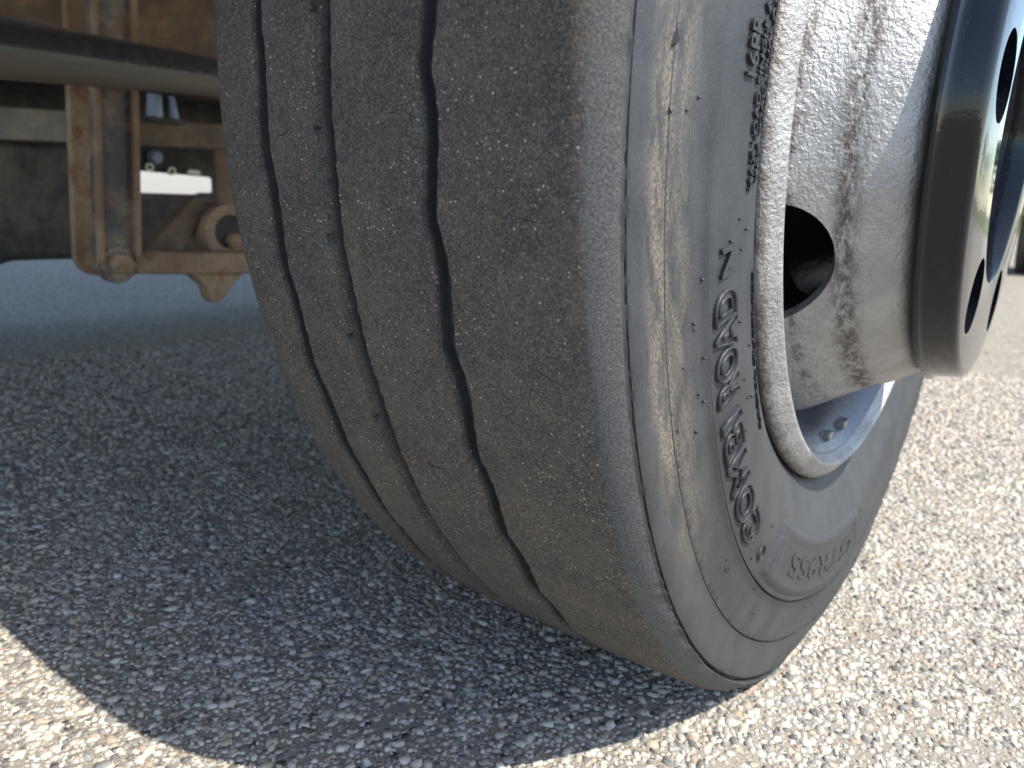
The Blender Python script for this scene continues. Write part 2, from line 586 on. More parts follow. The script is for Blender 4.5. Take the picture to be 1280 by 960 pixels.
# leave out stones squeezed under the contact patch
keep = ~((np.abs(pts[:, 0]) < 0.10) & (np.abs(pts[:, 1]) < 0.12))
pts = pts[keep]
P3 = np.column_stack([pts[:, :2], np.zeros(len(pts))])
px, py, pz = project(P3)
vis = (pz > 0.1) & (px > 0) & (px < 1280) & (py > 0) & (py < 960)
hid = np.zeros(len(pts), bool)                      # behind the tyre: cannot be picked out in the picture
outl = [(268, 0), (283, 200), (335, 420), (430, 600), (540, 715), (760, 830), (905, 855), (1000, 790), (1082, 680), (1157, 465), (1200, 466), (1280, 290), (1280, 0)]
inside = np.zeros(len(pts), bool)
for k in range(len(outl)):
    (xa, ya), (xb, yb) = outl[k], outl[(k + 1) % len(outl)]
    cr = ((ya > py) != (yb > py))
    xi = xa + (py - ya) * (xb - xa) / ((yb - ya) if yb != ya else 1e-9)
    inside ^= cr & (px < xi)
score = np.where(vis & ~inside, pts[:, 2] / np.maximum(pz, 0.05), 0)
order = np.argsort(-score)
big, rest = order[:300], order[300:]
V, F = stone_shapes(len(rest), pts[rest, 2])
V[:, :, 0:2] += pts[rest, None, 0:2]
FF = (F[None] + (np.arange(len(rest)) * 13)[:, None, None]).reshape(-1, 3)
me = tri_mesh('aggregate', V.reshape(-1, 3), FF)
sh = me.attributes.new('shade', 'FLOAT', 'POINT')
sh.data.foreach_set('value', np.repeat(rng.uniform(0, 1, len(rest)), 13).astype(np.float32))
ag = link_mesh('aggregate', me, mat_stone(True), gr)
ag['kind'] = 'stuff'
M_ST = mat_stone(False)
var = []
Vv, Fv = stone_shapes(10, np.ones(10))
for k in range(10):
    q = tri_mesh('stone', Vv[k], Fv)
    q.materials.append(M_ST)
    var.append(q)
for i in big:
    o = bpy.data.objects.new('stone', var[random.randrange(10)])
    r = pts[i, 2]
    o.location = (pts[i, 0], pts[i, 1], 0)
    o.scale = (r, r, r)
    o.rotation_euler = (0, 0, random.uniform(0, 2 * PI))
    o.parent = gr
    col.objects.link(o)

# ------------------------------------------------------------------ wheel
WHEEL = empty('wheel', (0, 0, 0), 'bald worn truck tyre on a silver disc wheel with black hub ring, filling the picture', 'wheel', 'wheels of the vehicle')

A_X, A_R = 0.100, 0.3855


def crown(x):
    r = 0.3962 - 0.25 * x ** 2
    e = np.clip((x - 0.086) / 0.014, 0, 1)
    f = np.clip((-x - 0.092) / 0.016, 0, 1)
    return r - 0.0078 * e ** 1.8 - 0.0062 * f ** 2


SIDE = [(0.1005, 0.3852, 0), (0.1012, 0.3843, 0), (0.1009, 0.3838, 0), (0.0968, 0.3836, 0), (0.0966, 0.3824, 0), (0.1003, 0.3813, 0), (0.1010, 0.3795, 0),
        (0.1013, 0.3750, 0), (0.1014, 0.3700, 0), (0.1015, 0.3650, 0), (0.1017, 0.3610, 0), (0.1020, 0.3588, 0), (0.1022, 0.3580, 0), (0.1001, 0.3576, 0), (0.1018, 0.3568, 0),
        (0.1026, 0.3530, 0), (0.1034, 0.3480, 0), (0.1044, 0.3420, 0), (0.1053, 0.3365, 0), (0.1059, 0.3330, 0), (0.1069, 0.3318, 0), (0.1072, 0.3308, 0), (0.1042, 0.3304, 0), (0.1041, 0.3293, 0), (0.1064, 0.3288, 0),
        (0.1069, 0.3270, 0), (0.1077, 0.3200, 0), (0.1083, 0.3130, 0), (0.1085, 0.3060, 0), (0.1084, 0.2990, 0), (0.1079, 0.2930, 0), (0.1070, 0.2870, 0), (0.1056, 0.2810, 0),
        (0.1036, 0.2750, 0), (0.1012, 0.2690, 0), (0.0985, 0.2630, 0), (0.0955, 0.2570, 0), (0.0925, 0.2520, 0), (0.0890, 0.2470, 0), (0.0860, 0.2400, 0)]
GROOVES = [(-0.0672, 0.0044, 0.0058, 0.0009), (-0.0265, 0.0050, 0.0100, 0.0004), (0.0283, 0.0042, 0.0066, 0.0014)]     # x, half width, depth, waviness


def side_x(r):
    rr = np.array([q[1] for q in SIDE])[::-1]
    xx = np.array([q[0] for q in SIDE])[::-1]
    return np.interp(r, rr, xx)


def make_tyre():
    seg = 1440
    # columns: (x, depth, groove index, side of groove)
    cols = []
    xs = list(np.linspace(-0.108, A_X, 60))
    for gi, (gx, hw, dp, wv) in enumerate(GROOVES):
        xs = [x for x in xs if abs(x - gx) > hw + 0.0035]
        steep = ((-1.0, 0.0), (-0.96, 0.06), (-0.75, 0.26), (-0.50, 0.42), (-0.25, 0.55), (-0.16, 0.95), (0.15, 1.02), (0.60, 1.05), (0.88, 1.02), (0.97, 0.9), (1.0, 0.0))
        for o, d in steep if gi == 1 else ((-1.0, 0.0), (-0.94, 0.10), (-0.80, 0.55), (-0.62, 0.95), (-0.35, 1.0), (0.0, 1.03), (0.35, 1.0), (0.62, 0.95), (0.86, 0.55), (0.96, 0.10), (1.0, 0.0)):
            cols.append((gx + o * hw, d * dp, gi, o))
        cols.append((gx - hw - 0.0022, 0.0, gi, -2.0))
        cols.append((gx + hw + 0.0022, 0.0, gi, 2.0))
    cols += [(x, 0.0, -1, 0.0) for x in xs]
    cols.sort()
    a = np.linspace(0, 2 * PI, seg, endpoint=False)
    X, Rr, sv, gvv = [], [], [], []
    # inner (left) side, bead to shoulder
    for (x, r, _) in SIDE[::-1]:
        X.append(np.full(seg, -x - 0.008 * min(1, max(0, (r - 0.25) / 0.1))))
        Rr.append(np.full(seg, r + (0.001 if r > 0.38 else 0)))
        sv.append(0.02)
        gvv.append(0.0)
    n0 = len(X)
    nz = np.zeros(seg)
    for k in range(1, 60):
        nz += np.sin(k * a * 7 + rng.uniform(0, 6.28)) * rng.normal() / (1 + 0.05 * k)
    nz /= np.abs(nz).max()
    for (x, d, gi, o) in cols:
        xx = np.full(seg, x)
        dd = np.full(seg, d)
        if gi >= 0:
            gx, hw, dp, wv = GROOVES[gi]
            t = a * 0.3955 / 0.046 * 1.0
            t = a * round(2 * PI * 0.3955 / 0.052) / 1.0 + gi * 1.7
            zig = np.sin(t) + 0.22 * np.sin(2 * t + 0.6) + 0.12 * np.sin(3 * t + gi)
            xx = xx + wv * zig * (1.0 if abs(o) <= 1 else 0.85)
            wid = 1 + 0.18 * np.sin(0.37 * t + gi) + 0.10 * np.sin(5.3 * t)
            if abs(o) <= 1: xx += (x - gx) * (wid - 1) * 0.6
            # little sipe nicks that still show along one lip of the middle groove
            if gi == 1 and -1.0 <= o <= -0.8:
                ph = (a * 0.3955 / 0.044) % 1.0
                nick = (ph < 0.055).astype(float)
                xx -= nick * 0.0022 * (1.0 if o < -0.9 else 0.5)
                dd = dd + nick * 0.0030
        if x > A_X - 0.004:
            dd = dd + 0.0006 * nz * (x - (A_X - 0.004)) / 0.004
        X.append(xx)
        Rr.append(crown(xx) - dd)
        sv.append(-max(0.0, A_X - x) - 0.0006)
        gvv.append(d / GROOVES[gi][2] if gi >= 0 else 0.0)
    s_acc = 0.0
    prev = (A_X, A_R)
    for k, (x, r, _) in enumerate(SIDE):
        s_acc += math.hypot(x - prev[0], r - prev[1])
        prev = (x, r)
        xx = np.full(seg, x)
        if k in (1, 2): xx = xx + 0.0007 * nz + 0.0004 * np.roll(nz, 211)
        if k in (3, 4): xx = xx + 0.0009 * np.roll(nz, 97)
        if k == 13: xx = xx + 0.0006 * np.roll(nz, 401)
        X.append(xx)
        Rr.append(np.full(seg, r))
        sv.append(max(0.0006, A_R - r))
        gvv.append(0.0)
    X, Rr = np.array(X).T, np.array(Rr).T                 # seg x n
    n = X.shape[1]
    Y, Z = Rr * np.cos(a)[:, None], Rr * np.sin(a)[:, None]
    # loaded: flat on the ground, sidewall bulging above the contact patch
    zg = Z + AXLE - 0.0012
    zf = 0.5 * (zg + np.sqrt(zg ** 2 + 0.003 ** 2))
    low = np.clip((0.15 - zf) / 0.15, 0, 1) ** 1.5 * np.exp(-(Y / 0.20) ** 2)
    bul = np.clip((0.3835 - Rr) / 0.03, 0, 1) * np.clip((Rr - 0.25) / 0.03, 0, 1)
    X = X + np.sign(X) * 0.006 * low * bul
    Z = zf + 0.0012 - AXLE
    V = np.stack([X, Y, Z], -1)
    me = bpy.data.meshes.new('tyre')
    i, j = np.meshgrid(np.arange(seg), np.arange(n - 1), indexing='ij')
    i2 = (i + 1) % seg
    Fq = np.stack([i * n + j, i * n + j + 1, i2 * n + j + 1, i2 * n + j], -1).reshape(-1, 4)
    me.vertices.add(seg * n)
    me.vertices.foreach_set('co', V.astype(np.float32).ravel())
    me.loops.add(Fq.size)
    me.loops.foreach_set('vertex_index', Fq.astype(np.int32).ravel())
    me.polygons.add(len(Fq))
    me.polygons.foreach_set('loop_start', np.arange(0, Fq.size, 4, dtype=np.int32))
    me.update(calc_edges=True)
    at = me.attributes.new('sv', 'FLOAT', 'POINT')
    at.data.foreach_set('value', np.tile(np.array(sv), seg).astype(np.float32))
    ga = me.attributes.new('gv', 'FLOAT', 'POINT')
    ga.data.foreach_set('value', np.tile(np.array(gvv), seg).astype(np.float32))
    uv = me.uv_layers.new(name='wrap')
    svc = np.array(sv)
    ii = np.stack([i, i, i + 1, i + 1], -1).reshape(-1)
    jj = np.stack([j, j + 1, j + 1, j], -1).reshape(-1)
    uv.data.foreach_set('uv', np.stack([ii * 2 * PI * 0.3955 / seg, svc[jj]], -1).astype(np.float32).ravel())
    bm = bmesh.new()
    bm.from_mesh(me)
    bmesh.ops.recalc_face_normals(bm, faces=bm.faces)
    bm.to_mesh(me)
    bm.free()
    o = link_mesh('tyre', me, M_RUB, WHEEL, True, (0, 0, AXLE))
    me.set_sharp_from_angle(angle=rad(50))
    return o


TYRE = make_tyre()


def text_mesh(txt, outline=0.0, extrude=0.0, bold=0.0, bev=0.0):
    cu = bpy.data.curves.new('lettering', 'FONT')
    cu.body = txt
    cu.size = 1.0
    cu.resolution_u = 3
    cu.offset = bold
    if outline:
        cu.fill_mode = 'NONE'
        cu.bevel_depth = outline
        cu.bevel_resolution = 0
    else:
        cu.extrude = extrude
        cu.bevel_depth = bev
        cu.bevel_resolution = 0
    o = bpy.data.objects.new('lettering', cu)
    col.objects.link(o)
    dg = bpy.context.evaluated_depsgraph_get()
    dg.update()
    me = bpy.data.meshes.new_from_object(o.evaluated_get(dg))
    bpy.data.objects.remove(o)
    bpy.data.curves.remove(cu)
    return me


def wrap_text(name, txt, phi0, phi1, r0, r1, height, mode, parent, lift=0.0):
    """bend lettering round the sidewall: reads clockwise, feet towards the hub"""
    if mode == 'outline':
        me = text_mesh(txt, outline=0.020, bold=0.03)
    elif mode == 'bold':
        me = text_mesh(txt, extrude=0.1, bold=0.03)
    else:
        me = text_mesh(txt, extrude=0.1, bold=0.012)
    co = np.empty(len(me.vertices) * 3, np.float32)
    me.vertices.foreach_get('co', co)
    co = co.reshape(-1, 3).astype(float)
    lo, hi = co.min(0), co.max(0)
    u = (co[:, 0] - lo[0]) / (hi[0] - lo[0])
    v = (co[:, 1] - lo[1]) / (hi[1] - lo[1])
    wz = (co[:, 2] - lo[2]) / max(hi[2] - lo[2], 1e-9)
    ph = np.radians(phi0) + (np.radians(phi1) - np.radians(phi0)) * u
    r = r0 + (r1 - r0) * v
    x = side_x(r) + lift + (wz * 1.3 - 0.3) * height
    V = np.stack([x, r * np.cos(ph), r * np.sin(ph)], -1)
    me.vertices.foreach_set('co', V.astype(np.float32).ravel())
    me.update()
    me.name = name
    return link_mesh(name, me, M_LET, parent)


PHI = 5.0
wrap_text('lettering', 'COMBI', 220.2 + PHI, 202.6 + PHI, 0.3075, 0.3255, 0.0020, 'outline', TYRE)
wrap_text('lettering', 'ROAD', 200.8 + PHI, 191.2 + PHI, 0.3085, 0.3265, 0.0020, 'outline', TYRE)
wrap_text('lettering', 'COMBI', 220.2 + PHI, 202.6 + PHI, 0.3075, 0.3255, 0.0006, 'bold', TYRE)
wrap_text('lettering', 'ROAD', 200.8 + PHI, 191.2 + PHI, 0.3085, 0.3265, 0.0006, 'bold', TYRE)
wrap_text('lettering', 'N', 190.2 + PHI, 188.0 + PHI, 0.3115, 0.3215, 0.0016, 'fill', TYRE)
wrap_text('lettering', '-', 219.9 + PHI, 218.2 + PHI, 0.3135, 0.3190, 0.0010, 'fill', TYRE)
wrap_text('lettering', 'O', 225.3 + PHI, 223.2 + PHI, 0.3120, 0.3220, 0.0011, 'outline', TYRE)
wrap_text('lettering', '16PR', 176.6 + PHI, 172.6 + PHI, 0.3025, 0.3115, 0.0016, 'fill', TYRE)
wrap_text('lettering', 'MAX LOAD SINGLE AT COLD', 184.6 + PHI, 166.0 + PHI, 0.2945, 0.2995, 0.0014, 'fill', TYRE)
wrap_text('lettering', 'MAX LOAD DUAL AT COLD', 184.2 + PHI, 166.0 + PHI, 0.2875, 0.2922, 0.0014, 'fill', TYRE)
wrap_text('lettering', 'TREAD PLIES STEEL SIDEWALL', 180.0 + PHI, 164.0 + PHI, 0.2808, 0.2852, 0.0014, 'fill', TYRE)
wrap_text('lettering', 'RADIAL TUBELESS', 210.0 + PHI, 192.0 + PHI, 0.2825, 0.2850, 0.0013, 'fill', TYRE)


def badge():
    """raised panel near the bottom of the sidewall"""
    nph, nr = 64, 20
    V, F = [], []
    for i in range(nph):
        for j in range(nr):
            a, b = i / (nph - 1), j / (nr - 1)
            r = 0.2838 + (0.3270 - 0.2838) * b
            sl = 5.5 * (b - 0.5)                               # ends slant
            ph = (227.5 + PHI + sl * -0.6) + (44.0 + sl * 1.2) * a
            e = min(a, 1 - a) * 26
            e = min(1, e) * min(1, min(b, 1 - b) * 9)
            e = e * e * (3 - 2 * e)
            x = float(side_x(r)) - 0.0006 + 0.0030 * e - 0.0011 * max(0, min(1, (min(a, 1 - a) * 26 - 1.4) / 1.0)) * max(0, min(1, (min(b, 1 - b) * 9 - 1.3) / 0.8))
            V.append((x, r * math.cos(rad(ph)), r * math.sin(rad(ph))))
    # follow the sidewall's bulge near the ground
    out = []
    for (x, y, z) in V:
        zw = z + AXLE
        low = max(0.0, min(1.0, (0.15 - zw) / 0.15)) ** 1.5 * math.exp(-(y / 0.20) ** 2)
        out.append((x + 0.006 * low, y, z))
    for i in range(nph - 1):
        for j in range(nr - 1):
            F.append((i * nr + j, (i + 1) * nr + j, (i + 1) * nr + j + 1, i * nr + j + 1))
    bm = bmesh.new()
    vv = [bm.verts.new(p) for p in out]
    for q in F: bm.faces.new([vv[k] for k in q])
    o = from_bm('badge_panel', bm, M_LET, TYRE, True)
    if o.data.polygons[len(F) // 2].normal.x < 0: o.data.flip_normals()
    return o


badge()


def bulge(o):
    co = np.empty(len(o.data.vertices) * 3, np.float32)
    o.data.vertices.foreach_get('co', co)
    co = co.reshape(-1, 3)
    zw = co[:, 2] + AXLE
    low = np.clip((0.15 - zw) / 0.15, 0, 1) ** 1.5 * np.exp(-(co[:, 1] / 0.20) ** 2)
    co[:, 0] += 0.006 * low
    o.data.vertices.foreach_set('co', co.ravel())


bulge(wrap_text('badge_lettering', 'GTR955', 266.5 + PHI, 235.5 + PHI, 0.2985, 0.3140, 0.0011, 'fill', TYRE, lift=0.0009))


def vent_nubs():
    bm = bmesh.new()
    spots = [(195.0, 0.3033), (206.2, 0.3043), (217.5, 0.3060), (216.8, 0.3085), (224.5, 0.300), (231, 0.296), (186.5, 0.3055), (187.8, 0.3135), (201, 0.300), (222.5, 0.3245), (227.5, 0.333)]
    for k in range(46):
        spots.append((random.uniform(150, 275), random.choice([random.uniform(0.287, 0.306), random.uniform(0.334, 0.355)])))
    for ph, r in spots:
        a = rad(ph + PHI)
        p = Vector((float(side_x(r)) + 0.0004, r * math.cos(a), r * math.sin(a)))
        zw = p.z + AXLE
        p.x += 0.010 * max(0, min(1, (0.15 - zw) / 0.15)) ** 1.5 * math.exp(-(p.y / 0.2) ** 2)
        ra = random.uniform(0.0005, 0.0008)
        L = random.uniform(0.0008, 0.0020)
        bmesh.ops.create_cone(bm, cap_ends=True, segments=7, radius1=ra, radius2=ra * 0.7, depth=L,
                              matrix=Matrix.Translation(p + Vector((L / 2 - 0.0006, 0, 0))) @ Matrix.Rotation(PI / 2, 4, 'Y'))
    o = from_bm('vent_nubs', bm, M_LET, TYRE, True)
    o['kind'] = 'stuff'
    return o


vent_nubs()


def tear(ph, r, L, wd, lean):
    """small torn flap of rubber standing off the sidewall rib"""
    a = rad(ph + PHI)
    t = np.array([0.0, -math.sin(a), math.cos(a)])
    n = np.array([0.0, math.cos(a), math.sin(a)])
    c = np.array([float(side_x(r)) + 0.0002, r * math.cos(a), r * math.sin(a)])
    ex = np.array([1.0, 0, 0])
    P = [c - n * wd, c + n * wd, c - t * L + n * lean, c - t * L * 0.25 + ex * 0.0022 + n * lean * 0.3]
    mesh_obj('rubber_tear', P, [(0, 1, 2), (0, 3, 1), (1, 3, 2), (2, 3, 0)], M_TEAR, TYRE)


for q in ((176.0, 0.3590, 0.0075, 0.0011, -0.002), (179.4, 0.3578, 0.0040, 0.0010, 0.001), (226.5, 0.3575, 0.0050, 0.0009, 0.002), (205.0, 0.3830, 0.0030, 0.0008, 0.001)):
    tear(*q)

# rim: one rolled ring with a thick outer lip
rim = [(0.0830, 0.2300), (0.0850, 0.2400), (0.0880, 0.2455), (0.0915, 0.2478), (0.0944, 0.2484), (0.0964, 0.2476), (0.0985, 0.2450), (0.1008, 0.2418), (0.1030, 0.2384), (0.1037, 0.2370), (0.1034, 0.2358),
       (0.1012, 0.2345), (0.0975, 0.2320), (0.0930, 0.2280), (0.0880, 0.2235), (0.0800, 0.2195), (0.0650, 0.2165), (0.0450, 0.2140), (0.0200, 0.2050), (-0.030, 0.2010), (-0.060, 0.2080), (-0.085, 0.2220), (-0.098, 0.2330),
       (-0.1030, 0.2380), (-0.1010, 0.2440), (-0.0950, 0.2484), (-0.0880, 0.2440), (-0.0850, 0.2300), (-0.060, 0.2200), (-0.030, 0.2080), (0.020, 0.2120), (0.045, 0.2210)]
RIM = revolve('rim', rim, 256, M_RIM, WHEEL, (0, 0, AXLE), 50)
barrel = [(0.0965, 0.2307), (0.0930, 0.2274), (0.0880, 0.2229), (0.0800, 0.2188), (0.0650, 0.2148), (0.0450, 0.2122), (0.0200, 0.2035), (-0.030, 0.1995), (-0.030, 0.1985), (0.0200, 0.2025), (0.0450, 0.2112), (0.0650, 0.2138), (0.0800, 0.2178), (0.0880, 0.2217), (0.0930, 0.2262), (0.0965, 0.2295)]
revolve('barrel_sky_shell', barrel, 192, M_BAR, WHEEL, (0, 0, AXLE), 40)  # added thin shell over the rim, carrying the painted sky reflection
for ph in (-84.0, -94.5):
    a = rad(ph)
    bm = bmesh.new()
    bmesh.ops.create_cube(bm, size=1.0)
    bmesh.ops.scale(bm, vec=(0.0075, 0.015, 0.005), verts=bm.verts)
    bmesh.ops.rotate(bm, cent=(0, 0, 0), matrix=Matrix.Rotation(a + PI / 2, 3, 'X'), verts=bm.verts)
    bmesh.ops.translate(bm, vec=(0.0885, 0.2208 * math.cos(a), 0.2208 * math.sin(a)), verts=bm.verts)
    bevel(from_bm('balance_weight', bm, M_SIL, WHEEL, False, (0, 0, AXLE)), 0.001)
# wheel disc: bell running out to the hub, with round hand holes
disc = [(0.0480, 0.2120), (0.0560, 0.2100), (0.0640, 0.2070), (0.0720, 0.2035), (0.0800, 0.1990), (0.0900, 0.1925), (0.1000, 0.1862), (0.1080, 0.1815), (0.1130, 0.1792), (0.1160, 0.1772), (0.1190, 0.1763),
        (0.1260, 0.1728), (0.1340, 0.1680), (0.1410, 0.1638), (0.1450, 0.1600), (0.1465, 0.1550), (0.1465, 0.0900), (0.1380, 0.0900), (0.1380, 0.1530), (0.1320, 0.1590), (0.1180, 0.1675), (0.1000, 0.1775), (0.0800, 0.1905), (0.0640, 0.1990), (0.0480, 0.2040)]
DISC = revolve('wheel_disc', disc, 192, M_SIL, WHEEL, (0, 0, AXLE), 40)
cs = []
for k in range(5):
    a = rad(202.0 + PHI + 72 * k)
    d = Vector((0.42, math.cos(a), math.sin(a))).normalized()
    p = Vector((0.0775, 0.195 * math.cos(a), AXLE + 0.195 * math.sin(a)))
    cs.append(tube('cutter', p - d * 0.05, p + d * 0.05, 0.0375, 0.0375, None, None, 48))
cut(DISC, cs)
bevel(DISC, 0.0012, 2, 50)

# brake drum seen through the hand hole
drum = [(-0.085, 0.05), (-0.085, 0.172), (-0.070, 0.178), (-0.040, 0.178), (-0.036, 0.172), (0.030, 0.172), (0.036, 0.176), (0.044, 0.176), (0.052, 0.165), (0.060, 0.120), (0.120, 0.085), (0.120, 0.05)]
revolve('brake_drum', drum, 128, M_DRUM, WHEEL, (0, 0, AXLE), 30)

# black hub ring
ring = [(0.1468, 0.0985), (0.1468, 0.1620), (0.1474, 0.1655), (0.1490, 0.1668), (0.1508, 0.1664), (0.1520, 0.1648), (0.1530, 0.1640), (0.1560, 0.1636), (0.1660, 0.1622), (0.1682, 0.1614), (0.1697, 0.1596), (0.1703, 0.1570),
        (0.1712, 0.1400), (0.1718, 0.1180), (0.1720, 0.1005), (0.1712, 0.0985), (0.1695, 0.0978)]
RING = revolve('hub_ring', ring, 192, M_BLK, WHEEL, (0, 0, AXLE), 40)
cs = []
for k in range(6):
    a = rad(-71 - 60 * k + PHI)
    p = Vector((0.16, 0.1260 * math.cos(a), AXLE + 0.1260 * math.sin(a)))
    cs.append(tube('cutter', p - Vector((0.05, 0, 0)), p + Vector((0.05, 0, 0)), 0.0225, 0.0225, None, None, 40))
cut(RING, cs)
bevel(RING, 0.0013, 2, 50)
cap = [(0.10, 0.0001), (0.10, 0.0955), (0.146, 0.0955), (0.1515, 0.093), (0.155, 0.086), (0.159, 0.060), (0.160, 0.0001)]
revolve('hub_cap', cap, 96, M_BLK, WHEEL, (0, 0, AXLE), 40)


def copy_tree(o, parent=None):
    c = o.copy()
    col.objects.link(c)
    c.parent = parent
    for ch in list(o.children):
        copy_tree(ch, c)
    return c


rear = copy_tree(WHEEL)
rear.location = (-0.02, 4.62, 0)
rear['label'] = 'distant dark wheel, only a sliver showing behind the hub ring at right'

# ------------------------------------------------------------------ undercarriage behind the wheel
# black fore-and-aft tube
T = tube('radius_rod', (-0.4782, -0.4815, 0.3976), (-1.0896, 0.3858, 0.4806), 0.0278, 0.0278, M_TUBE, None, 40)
tag(T, 'black dusty round steel tube crossing above the hanging link', 'tube')

# hanging link: two plates with edge ribs, joined by a bolt
LK = empty('suspension_link', (-0.845, -0.075, 0.0), 'upright dusty brown and black steel link with a big bolt at its rounded lower end', 'link')


def stadium(y0, z0, y1, z1, hw, n=14):
    d = math.atan2(z1 - z0, y1 - y0)
    q = []
    for k in range(n + 1):
        a = d + PI / 2 + PI * k / n
        q.append((y0 + hw * math.cos(a), z0 + hw * math.sin(a)))
    for k in range(n + 1):
        a = d - PI / 2 + PI * k / n
        q.append((y1 + hw * math.cos(a), z1 + hw * math.sin(a)))
    return q


def part(o, parent):
    o.parent = parent
    o.matrix_parent_inverse = Matrix.Translation(-Vector(parent.location))
    return o


B0, B1 = (-0.081, 0.192), (-0.058, 0.640)
part(prism_x('link_plate', stadium(*B0, *B1, 0.0285), -0.832, -0.822, M_LINK, None, 0.002), LK)
part(prism_x('link_plate', stadium(-0.083, 0.197, -0.062, 0.640, 0.0280), -0.888, -0.876, M_RUST, None, 0.002), LK)
for s in (-1, 1):
    y0, y1 = B0[0] + s * 0.0245, B1[0] + s * 0.0245
    part(prism_x('edge_rib', [(y0 - 0.004, B0[1]), (y0 + 0.004, B0[1]), (y1 + 0.004, B1[1]), (y1 - 0.004, B1[1])], -0.822, -0.812, M_RUST, None, 0.002), LK)
part(tube('spacer_tube', (-0.876, B0[0], B0[1]), (-0.832, B0[0], B0[1]), 0.019, 0.019, M_RUST), LK)
bo = part(tube('bolt', (-0.822, B0[0], B0[1]), (-0.803, B0[0], B0[1]), 0.0155, 0.0145, M_RUST, None, 6, 0.002), LK)
part(tube('washer', (-0.822, B0[0], B0[1]), (-0.818, B0[0], B0[1]), 0.0225, 0.0225, M_LINK, None, 28, 0.001), LK)

# rusty trailing arm with its eye and pointed bracket
AR = empty('trailing_arm', (-0.86, 0.10, 0.0), 'rusty brown suspension arm running from the link behind the tyre, pointed bracket below', 'arm')
part(prism_x('arm_bar', [(-0.050, 0.173), (0.040, 0.167), (0.50, 0.148), (0.50, 0.182), (0.04, 0.200), (-0.050, 0.206)], -0.872, -0.836, M_RUST, None, 0.003), AR)
part(prism_x('bracket', [(0.036, 0.168), (0.125, 0.164), (0.108, 0.148), (0.086, 0.124), (0.074, 0.121), (0.066, 0.127), (0.060, 0.148)], -0.866, -0.842, M_RUST, None, 0.002), AR)
ey = revolve('bushing_eye', [(-0.03 + 0.0, 0.026), (0.03, 0.026), (0.03, 0.042), (-0.03, 0.042)], 40, M_RUST, None, (-0.90, 0.122, 0.226))
part(ey, AR)
part(tube('bushing', (-0.925, 0.122, 0.226), (-0.874, 0.122, 0.226), 0.0255, 0.0255, M_DARK), AR)
part(tube('eye_bolt', (-0.874, 0.128, 0.212), (-0.862, 0.128, 0.212), 0.014, 0.013, M_RUST, None, 6, 0.002), AR)
part(prism_x('gusset', [(-0.010, 0.196), (0.052, 0.196), (0.100, 0.262), (0.078, 0.278)], -0.91, -0.888, M_RAIL, None, 0.002), AR)

# grey and rusty side beam, upright post
BM = empty('side_beam', (-1.2, 0.4, 0.0), 'grey and rusty steel beam running level behind the link', 'beam')
part(prism_x('beam', [(-0.80, 0.325), (0.090, 0.353), (0.090, 0.404), (-0.80, 0.374)], -1.25, -1.2, M_GREY, None, 0.003), BM)
part(prism_x('rusty_beam', [(0.090, 0.352), (1.2, 0.385), (1.2, 0.440), (0.090, 0.398)], -1.247, -1.203, M_RAIL, None, 0.003), BM)
ps = prism_x('frame_post', [(0.250, 0.185), (0.310, 0.185), (0.310, 0.357), (0.250, 0.357)], -1.108, -1.1, M_RAIL, None, 0.003)
tag(ps, 'short brown rusty upright post beside the tyre edge under the beam', 'post')

# dark tank at the far left
TK = empty('air_tank', (-1.4, -0.4, 0.0), 'dark grimy tank at the left edge behind the link', 'tank')
tp = [(-0.90, 0.175), (-0.075, 0.140), (-0.035, 0.153), (0.075, 0.150), (0.085, 0.175), (0.085, 0.338), (0.06, 0.350), (-0.88, 0.350), (-0.90, 0.33)]
part(prism_x('tank_body', tp, -1.60, -1.25, M_DARK, None, 0.012), TK)

# chassis rail above
RL = empty('chassis_rail', (-1.3, 1.0, 0.0), 'dark brown chassis rail high behind the black tube', 'rail')
part(box('web', (-1.32, -1.4, 0.455), (-1.30, 5.8, 0.775), M_RAIL), RL)
part(box('flange', (-1.30, -1.4, 0.455), (-1.22, 5.8, 0.467), M_RAIL, None, 0.002), RL)

# cross plate with a slot through which the sunlit yard shows
pl = [(-0.75, 0.128), (0.95, 0.118), (0.95, 0.52), (-0.75, 0.52)]
PL = prism_x('cross_plate', pl, -1.512, -1.50, M_DARK)
slot = prism_x('cutter', [(0.318, 0.262), (0.458, 0.2615), (0.468, 0.266), (0.498, 0.266), (0.503, 0.270), (0.503, 0.298), (0.497, 0.302), (0.318, 0.3095), (0.312, 0.304), (0.312, 0.268)], -1.6, -1.4, None)
cut(PL, [slot])
tag(PL, 'dark steel cross plate with a bright slot beside the tyre edge', 'plate')

for yy, zz in ((0.340, 0.318), (0.392, 0.312)):
    revolve('eyelet', [(-0.004, 0.005), (0.004, 0.005), (0.004, 0.0095), (-0.004, 0.0095)], 20, M_EYE, PL, (-1.494, yy, zz))
o = prism_x('clip', [(0.428, 0.308), (0.462, 0.306), (0.462, 0.312), (0.457, 0.317), (0.434, 0.318), (0.428, 0.313)], -1.4995, -1.488, M_EYE, PL, 0.001)
o = tube('cap', (-1.4995, 0.355, 0.340), (-1.480, 0.355, 0.340), 0.017, 0.013, M_GAP, PL, 20, 0.003)  # added round piece, coloured like the pale blue daylight in the gaps

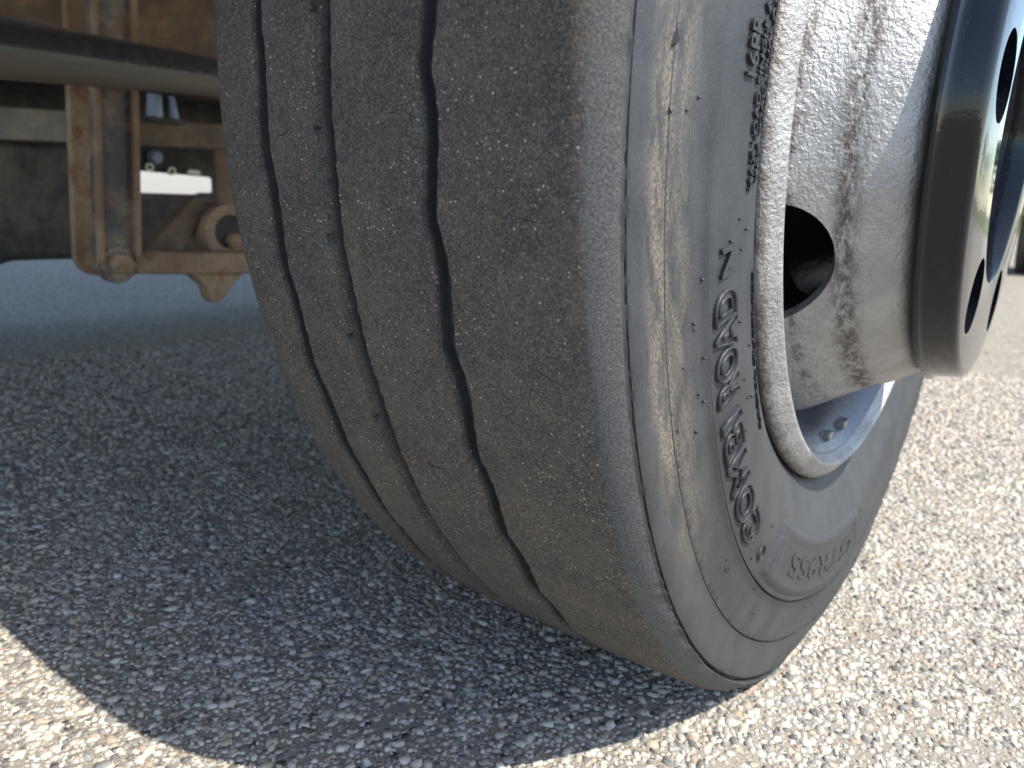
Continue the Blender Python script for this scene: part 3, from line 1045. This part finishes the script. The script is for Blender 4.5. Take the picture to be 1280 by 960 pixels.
FT = empty('gap_daylight', (-1.1, 0.17, 0.0), 'pale blue pieces standing for daylight glimpsed between the tube and the rusty beam', 'daylight_patch')  # added pieces in place of daylight seen through gaps
part(tube('daylight_wide', (-1.12, 0.150, 0.400), (-1.12, 0.152, 0.440), 0.014, 0.012, M_GAP, None, 20, 0.002), FT)
part(tube('daylight_narrow', (-1.12, 0.186, 0.400), (-1.12, 0.183, 0.440), 0.009, 0.005, M_GAP, None, 16, 0.001), FT)
part(box('daylight_base', (-1.135, 0.130, 0.392), (-1.105, 0.200, 0.402), M_DARK, None, 0.002), FT)

# the vehicle's body overhead (keeps the sun off the ground behind the wheel)
BD = empty('vehicle_body', (-1.15, 2.0, 0.0), 'pale vehicle body carried above the wheels', 'vehicle')
part(box('floor', (-1.75, -1.6, 1.02), (0.095, 6.2, 1.08), M_DARK, None, 0.005), BD)
part(box('shade_skirt', (0.097, -1.6, 0.785), (0.112, 6.2, 1.08), M_BODY, None, 0.003), BD)  # unseen low lip, added to set where the body's shadow begins
part(box('body_shell', (-1.75, -1.6, 1.083), (0.118, 6.2, 2.55), M_BODY, None, 0.06), BD)


# ------------------------------------------------------------------ trees beyond the verge (mirrored in the hub ring)
def tree(x, y, h, label):
    root = empty('tree', (x, y, 0), label, 'tree', 'trees beyond the verge')
    tr = tube('trunk', (x, y, 0), (x + 0.1, y, h * 0.6), 0.16, 0.07, M_BARK, None, 12)
    part(tr, root)
    n = 1500
    c = np.array([x, y, h * 0.62])
    d = rng.standard_normal((n, 3))
    d /= np.linalg.norm(d, axis=1)[:, None]
    rr = rng.uniform(0.35, 1.0, n) ** 0.6
    lump = 1 + 0.22 * np.sin(d[:, 0] * 5 + x) * np.cos(d[:, 1] * 4 + y) + 0.18 * np.sin(d[:, 2] * 6)
    p = c + d * (rr * lump)[:, None] * np.array([h * 0.42, h * 0.42, h * 0.36])
    t1 = rng.standard_normal((n, 3))
    t1 /= np.linalg.norm(t1, axis=1)[:, None]
    t2 = np.cross(t1, d)
    s = rng.uniform(0.10, 0.22, (n, 1)) * h / 5
    Vv = np.stack([p - t1 * s, p + t2 * s * 0.7, p + t1 * s, p - t2 * s * 0.7], 1).reshape(-1, 3)
    F = (np.arange(n)[:, None] * 4 + np.array([0, 1, 2, 3])).tolist()
    cr = mesh_obj('crown', Vv, F, M_LEAF)
    part(cr, root)


tree(-6.0, 46, 4.2, 'small round green tree beyond the grass verge, nearest the vehicle side')
tree(2.5, 52, 5.0, 'taller green tree beyond the grass verge, second from the vehicle')
tree(10.0, 47, 3.8, 'low green tree beyond the grass verge, third from the vehicle')
tree(18.0, 55, 5.4, 'broad green tree beyond the grass verge, farthest from the vehicle')
